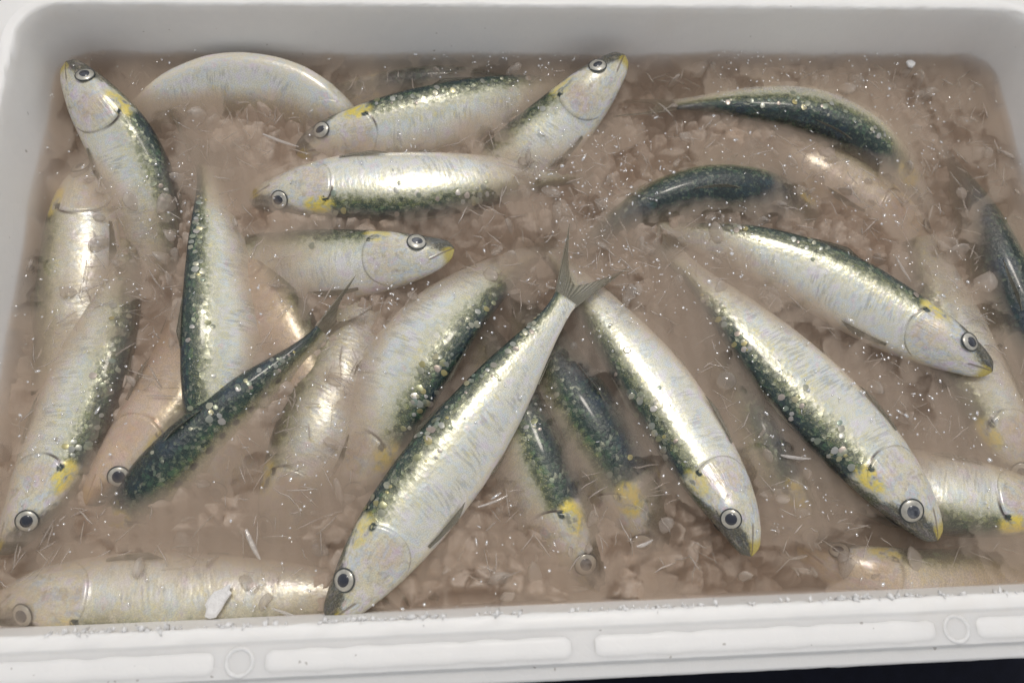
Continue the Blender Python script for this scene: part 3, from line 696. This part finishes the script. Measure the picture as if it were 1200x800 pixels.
# a milky cloud of melt in the upper water, thick in some places and thin in others
def fractal(nx, ny, cell, oct_=4, gain=.55):
    out = np.zeros((nx, ny)); amp, tot = 1.0, 0
    for o in range(oct_):
        c = max(2, int(round(cell / 2 ** o)))
        gx_, gy_ = nx // c + 3, ny // c + 3
        R = rng.random((gx_, gy_)); x = np.arange(nx) / c; y = np.arange(ny) / c
        i, j = x.astype(int), y.astype(int); fx, fy = x - i, y - j
        fx, fy = fx * fx * (3 - 2 * fx), fy * fy * (3 - 2 * fy)
        A = R[np.ix_(i, j)]; B_ = R[np.ix_(i + 1, j)]; C_ = R[np.ix_(i, j + 1)]; D_ = R[np.ix_(i + 1, j + 1)]
        out += amp * ((A * (1 - fx)[:, None] + B_ * fx[:, None]) * (1 - fy)[None] + (C_ * (1 - fx)[:, None] + D_ * fx[:, None]) * fy[None])
        tot += amp; amp *= gain
    return out / tot
mx, my = 330, 186
X = np.linspace(-BW / 2 + .0004, BW / 2 - .0004, mx); Y = np.linspace(-BD / 2 + .0004, BD / 2 - .0004, my)
GX, GY = np.meshgrid(X, Y, indexing='ij')
f1, f2 = fractal(mx, my, 34, 4), fractal(mx, my, 34, 4)
ii, jj = np.meshgrid(np.arange(mx), np.arange(my), indexing='ij')
wi = (ii + 60 + (f1 - .5) * 110).astype(int); wj = (jj + 60 + (f2 - .5) * 110).astype(int)
f3 = fractal(mx + 130, my + 130, 22, 5, .62)[wi, wj]
thick = .0003 + .0105 * np.clip((f3 - .43) / .20, 0, 1) ** 1.2
TOPZ = wave(GX, GY) - .0006
V = np.vstack([np.stack([GX, GY, TOPZ], -1).reshape(-1, 3), np.stack([GX, GY, TOPZ - thick], -1).reshape(-1, 3)])
g0 = grid_faces(mx, my); n0 = mx * my
F = [f[::-1] for f in g0] + [tuple(n0 + i for i in f) for f in g0]
edge = [i * my for i in range(mx)] + [(mx - 1) * my + j for j in range(1, my)] + [i * my + my - 1 for i in range(mx - 2, -1, -1)] + [j for j in range(my - 2, 0, -1)]
for k in range(len(edge)):
    a, b = edge[k], edge[(k + 1) % len(edge)]; F.append((a, n0 + a, n0 + b, b))
def milk_mat():
    g = NT('milky_melt_water')
    p = g.node('VolumePrincipled', 0, Color=(.955, .875, .785), Density=115.0, Anisotropy=.1)
    g.t.links.new(p, g.out.inputs['Volume'])
    return g.m
tag(link('milky_cloud', mesh('milky_cloud', V, F, smooth=False), milk_mat()), kind='stuff')

# ------------------------------------------------------------------ slush ice, added glint plates, shards, flakes, bubbles
pts = np.vstack(FISH_TOP)
gx, gy = 230, 128
top = np.full((gx, gy), -.09)
ix = np.clip(((pts[:, 0] + BW / 2) / BW * gx).astype(int), 0, gx - 1); iy = np.clip(((pts[:, 1] + BD / 2) / BD * gy).astype(int), 0, gy - 1)
np.maximum.at(top, (ix, iy), pts[:, 2])
for _ in range(2):                                             # close small holes between sampled points
    t2 = top.copy()
    for dx in (-1, 0, 1):
        for dy in (-1, 0, 1): t2 = np.maximum(t2, np.roll(np.roll(top, dx, 0), dy, 1) - .0004)
    top = t2
def fish_top(x, y):
    return top[int(np.clip((x + BW / 2) / BW * gx, 0, gx - 1)), int(np.clip((y + BD / 2) / BD * gy, 0, gy - 1))]
# unit lump
def ico(sub):
    bmv = bpy.data.meshes.new('tmp')
    import bmesh
    b = bmesh.new(); bmesh.ops.create_icosphere(b, subdivisions=sub, radius=1); b.to_mesh(bmv); b.free()
    v = np.array([x.co[:] for x in bmv.vertices]); t = np.array([p.vertices[:] for p in bmv.polygons]); bpy.data.meshes.remove(bmv)
    return v, t
UV_, UT_ = ico(2)
Vs, Ts, k = [], [], 0
def lump(c, r, flat):
    global k
    a = rng.normal(0, 1, (3, 3)); q, _ = np.linalg.qr(a)
    s = np.array([1, rng.uniform(.6, .95), flat]) * r
    v = UV_.copy()
    for _ in range(7):
        w = rng.normal(0, 1, 3); w /= np.linalg.norm(w); cut = rng.uniform(.35, .8)
        dd = v @ w; v = v - np.outer(np.maximum(dd - cut, 0), w) * .97       # rounded facets
    v = (v * s) @ q.T + c
    Vs.append(v); Ts.append(UT_ + k); k += len(v)
n = 0
dens = fractal(230, 128, 26, 3)
dens = np.clip((dens - .38) / .22, .03, 1)
def dn(x, y): return dens[int(np.clip((x + BW / 2) / BW * 230, 0, 229)), int(np.clip((y + BD / 2) / BD * 128, 0, 127))]
while n < 900:
    n += 1
    c = np.array([rng.uniform(-BW / 2, BW / 2), rng.uniform(-BD / 2, BD / 2)])
    if abs(c[0]) > BW / 2 - .003 or abs(c[1]) > BD / 2 - .003 or rng.random() > dn(*c): continue
    r = rng.uniform(.0020, .0068)
    ft = fish_top(*c)
    z = -.0007 - rng.gamma(1.6, .0020) - r * .55
    if ft > -.0026 and rng.random() < .985: continue
    if z < ft: z = ft - r * .1
    if z > -r * .5: continue
    lump(np.array([c[0], c[1], z]), r, rng.uniform(.22, .5))
NB = np.array([[0, 0]])
for i in range(2200):                                           # splinters
    c = np.array([rng.uniform(-BW / 2 + .01, BW / 2 - .01), rng.uniform(-BD / 2 + .01, BD / 2 - .01)])
    if fish_top(*c) > -.003: continue
    a = rng.uniform(0, math.pi); L = rng.uniform(.003, .012); w = rng.uniform(.00014, .00048); t = np.array([math.cos(a), math.sin(a), rng.normal(0, .12)]); nn_ = np.array([-math.sin(a), math.cos(a), 0])
    p0 = np.array([c[0], c[1], -rng.gamma(2, .0012) - .0006]) - t * L / 2
    P = []
    for q in range(4):
        e = p0 + t * L * q / 3 + nn_ * rng.normal(0, .0002); rr = w * (.5, 1, .9, .4)[q]
        for m_ in range(4): P.append(e + nn_ * rr * math.cos(m_ * 1.571 + .4) + np.array([0, 0, rr * math.sin(m_ * 1.571 + .4)]))
    tt = []
    for q in range(3):
        for m_ in range(4):
            a0, a1 = q * 4 + m_, q * 4 + (m_ + 1) % 4; tt += [(a0, a1, a1 + 4), (a0, a1 + 4, a0 + 4)]
    tt += [(0, 2, 1), (0, 3, 2), (12, 13, 14), (12, 14, 15)]
    Vs.append(np.array(P)); Ts.append(np.array(tt) + k); k += 16
me = fast_mesh('slush_ice', np.vstack(Vs), np.vstack(Ts)); me.polygons.foreach_set('use_smooth', [True] * len(me.polygons))
tag(link('slush_ice', me, ICE), kind='stuff')
# the packed slush: one lumpy bed with open crevices, a few millimetres under the water, parted by the fish
qx, qy = 620, 346
X = np.linspace(-BW / 2 + .001, BW / 2 - .001, qx); Y = np.linspace(-BD / 2 + .001, BD / 2 - .001, qy)
GX, GY = np.meshgrid(X, Y, indexing='ij')
wx = (fractal(qx, qy, 16, 3) - .5) * .012; wy = (fractal(qx, qy, 16, 3) - .5) * .012
def worley(x, y, cell, jit=.95):
    gi, gj = np.floor(x / cell).astype(int), np.floor(y / cell).astype(int); o = 400
    RX, RY, RZ, TX, TY = (rng.random((900, 900)) for _ in range(5)); tl = np.zeros(x.shape)
    d1 = np.full(x.shape, 9.0); d2 = d1.copy(); h1 = np.zeros(x.shape)
    for a in (-1, 0, 1):
        for b in (-1, 0, 1):
            ci, cj = gi + a, gj + b
            px, py = (ci + .5 + (RX[ci + o, cj + o] - .5) * jit) * cell, (cj + .5 + (RY[ci + o, cj + o] - .5) * jit) * cell
            dd = np.hypot(x - px, y - py) / cell; n_ = dd < d1
            d2 = np.where(n_, d1, np.minimum(d2, dd)); h1 = np.where(n_, RZ[ci + o, cj + o], h1); tl = np.where(n_, (x - px) * (TX[ci + o, cj + o] - .5) + (y - py) * (TY[ci + o, cj + o] - .5), tl); d1 = np.where(n_, dd, d1)
    return d1, d2 - d1, h1, tl
a1, e1, h1, t1 = worley(GX + wx * .6, GY + wy * .6, .0088); a2, e2, h2, t2_ = worley(GX * 1.0 + wy * .5 + .3, GY + wx * .5, .0046)
big = fractal(qx, qy, 120, 3); fine = fractal(qx, qy, 9, 4, .6)
bed = -.0014 - .0150 * np.clip((big - .40) / .26, 0, 1) - .0030 * h1 - .0012 * h2
bed += t1 * .55 + t2_ * .40
bed -= .0110 * np.exp(-(e1 / .11) ** 2) * (h1 * .8 + .5) + .0028 * np.exp(-(e2 / .11) ** 2) + (fine - .5) * .0018
bed = -.0042 - np.log1p(np.exp((-.0042 - bed) / .0018)) * .0018          # nothing stands up out of the melt
ftg = top[np.clip(((GX + BW / 2) / BW * gx).astype(int), 0, gx - 1), np.clip(((GY + BD / 2) / BD * gy).astype(int), 0, gy - 1)]
for _ in range(2): ftg = np.maximum(ftg, np.maximum(np.maximum(np.roll(ftg, 2, 0), np.roll(ftg, -2, 0)), np.maximum(np.roll(ftg, 2, 1), np.roll(ftg, -2, 1))) - .0015)
near_ = ftg > -.014
bed = np.where(near_, np.minimum(bed, ftg - .0030 - .003 * h1), bed)
k3 = np.array([.25, .5, .25])
for ax in (0, 1): bed = .2 * np.roll(bed, 1, ax) + .6 * bed + .2 * np.roll(bed, -1, ax)
def bed_mat():
    g = NT('packed_slush')
    tc = g.node('TexCoord', 3); n = g.noise(tc, 260.0, 4, .6); n2_ = g.noise(tc, 38.0, 3)
    c = g.mix(n, (.44, .37, .31), (.70, .62, .545))
    c = g.mix(g.M('MULTIPLY', g.step(n2_, .54, .70), .5), c, (.50, .36, .25))
    g.surf(Base_Color=c, Roughness=.6, Normal=g.bump(n, .6, .0015))
    return g.m
V = np.stack([GX, GY, bed], -1).reshape(-1, 3)
q = np.arange(qx * qy).reshape(qx, qy); T = np.concatenate([np.stack([q[:-1, :-1], q[1:, :-1], q[1:, 1:]], -1).reshape(-1, 3), np.stack([q[:-1, :-1], q[1:, 1:], q[:-1, 1:]], -1).reshape(-1, 3)])
me = fast_mesh('packed_slush', V, T); me.polygons.foreach_set('use_smooth', [True] * len(me.polygons))
tag(link('packed_slush', me, bed_mat()), kind='stuff')
# mirror plates added for the sparkle that the skinless water surface lacks
Vs, Ts, k = [], [], 0
HX = np.array([[math.cos(a), math.sin(a), 0] for a in np.arange(6) * math.tau / 6])
TR = [(0, 1, 2), (0, 2, 3), (0, 3, 4), (0, 4, 5)]
spd = np.clip((fractal(230, 128, 20, 3) - .42) / .2, .03, 1)
sx_, sy_ = np.meshgrid(np.linspace(-.5, .5, 230), np.linspace(-.5, .5, 128), indexing='ij')
spd = spd * (.35 + .65 * np.exp(-((sx_ - .08) / .28) ** 2 - ((sy_ - .1) / .45) ** 2))  # plates gathered where the sparkle is meant to be densest
for i in range(8500):
    c = np.array([rng.uniform(-BW / 2, BW / 2), rng.uniform(-BD / 2, BD / 2)])
    if rng.random() > spd[int((c[0] / BW + .5) * 229), int((c[1] / BD + .5) * 127)]: continue
    ft = fish_top(*c)
    if ft > .0015 and rng.random() < .8: continue
    z = max(wave(c[0], c[1]) + .0003, ft + .0004)
    nn = np.array([rng.normal(0, .27), rng.normal(0, .27), 1]); nn /= np.linalg.norm(nn)
    t = np.cross(nn, rng.normal(0, 1, 3)); t /= np.linalg.norm(t); b = np.cross(nn, t)
    r = rng.uniform(.00025, .00072) * (1.7 if rng.random() < .08 else 1)
    asp = rng.uniform(.35, 1)
    if rng.random() < .10: r *= 2.0; asp = rng.uniform(.14, .3)
    hx = HX * np.array([1, asp, 0]) * r * rng.uniform(.8, 1.2, (6, 1))
    P = np.array([c[0], c[1], z]) + hx[:, :1] * t + hx[:, 1:2] * b
    Q = P - nn * r * .3
    Vs.append(P); Vs.append(Q)
    Ts += [(k + a, k + b_, k + d_) for a, b_, d_ in TR] + [(k + 6 + a, k + 6 + d_, k + 6 + b_) for a, b_, d_ in TR]
    for a in range(6):
        a2 = (a + 1) % 6; Ts += [(k + a, k + 6 + a, k + 6 + a2), (k + a, k + 6 + a2, k + a2)]
    k += 12
tag(link('glint_plates', fast_mesh('glint_plates', np.vstack(Vs), np.array(Ts)), SPARK), kind='stuff')
# single needles of ice
def needle(a, b, w, name='ice_shard'):
    a, b = np.array(a) / 1000, np.array(b) / 1000; t = b - a; L = np.linalg.norm(t); t /= L
    n = np.cross(t, [0, 0, 1.0]); n /= np.linalg.norm(n); z = np.cross(n, t); V = []
    for i in range(6):
        f = i / 5; r = w / 1000 * (.25 + .75 * math.sin(math.pi * min(1, .12 + f * .85))) / 2
        for q in range(6):
            an = q * math.tau / 6 + .3; rr = r * rng.uniform(.8, 1.15)
            V.append(a + t * L * f + n * rr * math.cos(an) + z * rr * math.sin(an) * .7 + n * .0004 * math.sin(f * 3))
    F = grid_faces(6, 6, True) + [tuple(range(5, -1, -1)), tuple(range(30, 36))]
    return mesh(name, V, F, smooth=False)
for a, b, w, lab in [((-132.1, 81.9, -0.5), (-115.6, 75.3, -1.0), 1.6, 'thin ice needle beside the snout of the silver fish at the back'), ((-127.2, -95.9, -1.0), (-121.1, -107.2, -1.5), 2.2, 'blunt ice needle over the pale sunken fish near the front'), ((-99.0, -132.6, -0.5), (-115.8, -125.0, -1.0), 1.6, 'ice needle lying over the tan fish along the front wall'), ((-37.8, -90.5, -1.0), (-25.8, -86.3, -1.0), 1.3, 'fine ice needle beside the belly of the central fish'), ((24.0, -107.9, -1.0), (30.7, -105.5, -1.0), 1.6, 'short ice needle in front of the dark sunken fish'), ((155.8, 15.8, -1.2), (160.4, 3.1, -1.5), 1.4, 'slanting ice needle behind the silver fish with the yellow cheek'), ((87.5, -73.7, -1.0), (99.8, -75.5, -1.0), 1.6, 'level ice needle beside the gold scaled back')]:
    tag(link('ice_shard', needle(a, b, w), SHARD), lab, 'ice', 'thin shards of ice in the slush')
for c, L, w, ang, lab in [((-135.2, -121.8, 0.5), 13, 5.5, 0.9, 'white ice flake lying on the tan fish by the front wall'), ((185.3, 121.0, 0.3), 4.5, 3.6, 0.2, 'small white ice crumb floating near the back right corner')]:
    c = np.array(c) / 1000; V, F = [], []; m = 14
    rad = [1 + rng.normal(0, .12) for _ in range(m)]
    for z, q in ((-.0007, .9), (.0003, 1.0), (.0008, .8)):
        for k in range(m):
            a = k * math.tau / m; x = L / 2000 * math.cos(a) * rad[k] * q; y = w / 2000 * math.sin(a) * rad[k] * q * (1.15 - .5 * math.cos(a))
            V.append((c[0] + x * math.cos(ang) - y * math.sin(ang), c[1] + x * math.sin(ang) + y * math.cos(ang), c[2] + z))
    F = grid_faces(3, m, True) + [tuple(2 * m + k for k in range(m)), tuple(range(m - 1, -1, -1))]
    tag(link('ice_flake', mesh('ice_flake', V, F, smooth=False), FLAKE), lab, 'ice')
def bubble_mat():
    g = NT('bubble_film')
    gl = g.node('BsdfGlossy', 0, Color=(1, 1, 1), Roughness=.03); tr = g.node('BsdfTransparent', 0)
    fr = g.node('Fresnel', 0, IOR=1.45)
    m = g.node('MixShader', 0, i0=g.M('MULTIPLY', fr, 1.6, clamp=True), i1=tr, i2=gl)
    g.t.links.new(m, g.out.inputs['Surface']); return g.m
BUB = bubble_mat()
for c, r, lab in [((68.6, -41.6, 0.0), 4.6, 'large bubble between the two long silver fish'), ((26.5, -47.7, 4.5), 2.6, 'bubble resting on the silver fish right of the central tail'), ((38.1, -50.2, 7.0), 2.2, 'small bubble on the middle of the silver fish'), ((4.5, -24.8, 1.0), 2.0, 'bubble below the forked tail'), ((27.4, -27.1, 0.5), 1.6, 'tiny bubble above the silver fish shoulder'), ((-100.1, -103.4, 0.2), 1.5, 'tiny bubble over the pale sunken fish near the front')]:
    c = np.array(c) / 1000
    tag(link('bubble', dome(c, np.array([0, 0, 1.0]), np.array([1.0, 0, 0]), r / 1000, r / 1000 * .7, rings=10, seg=28, name='bubble'), BUB), lab, 'bubble', 'bubbles floating on the water')
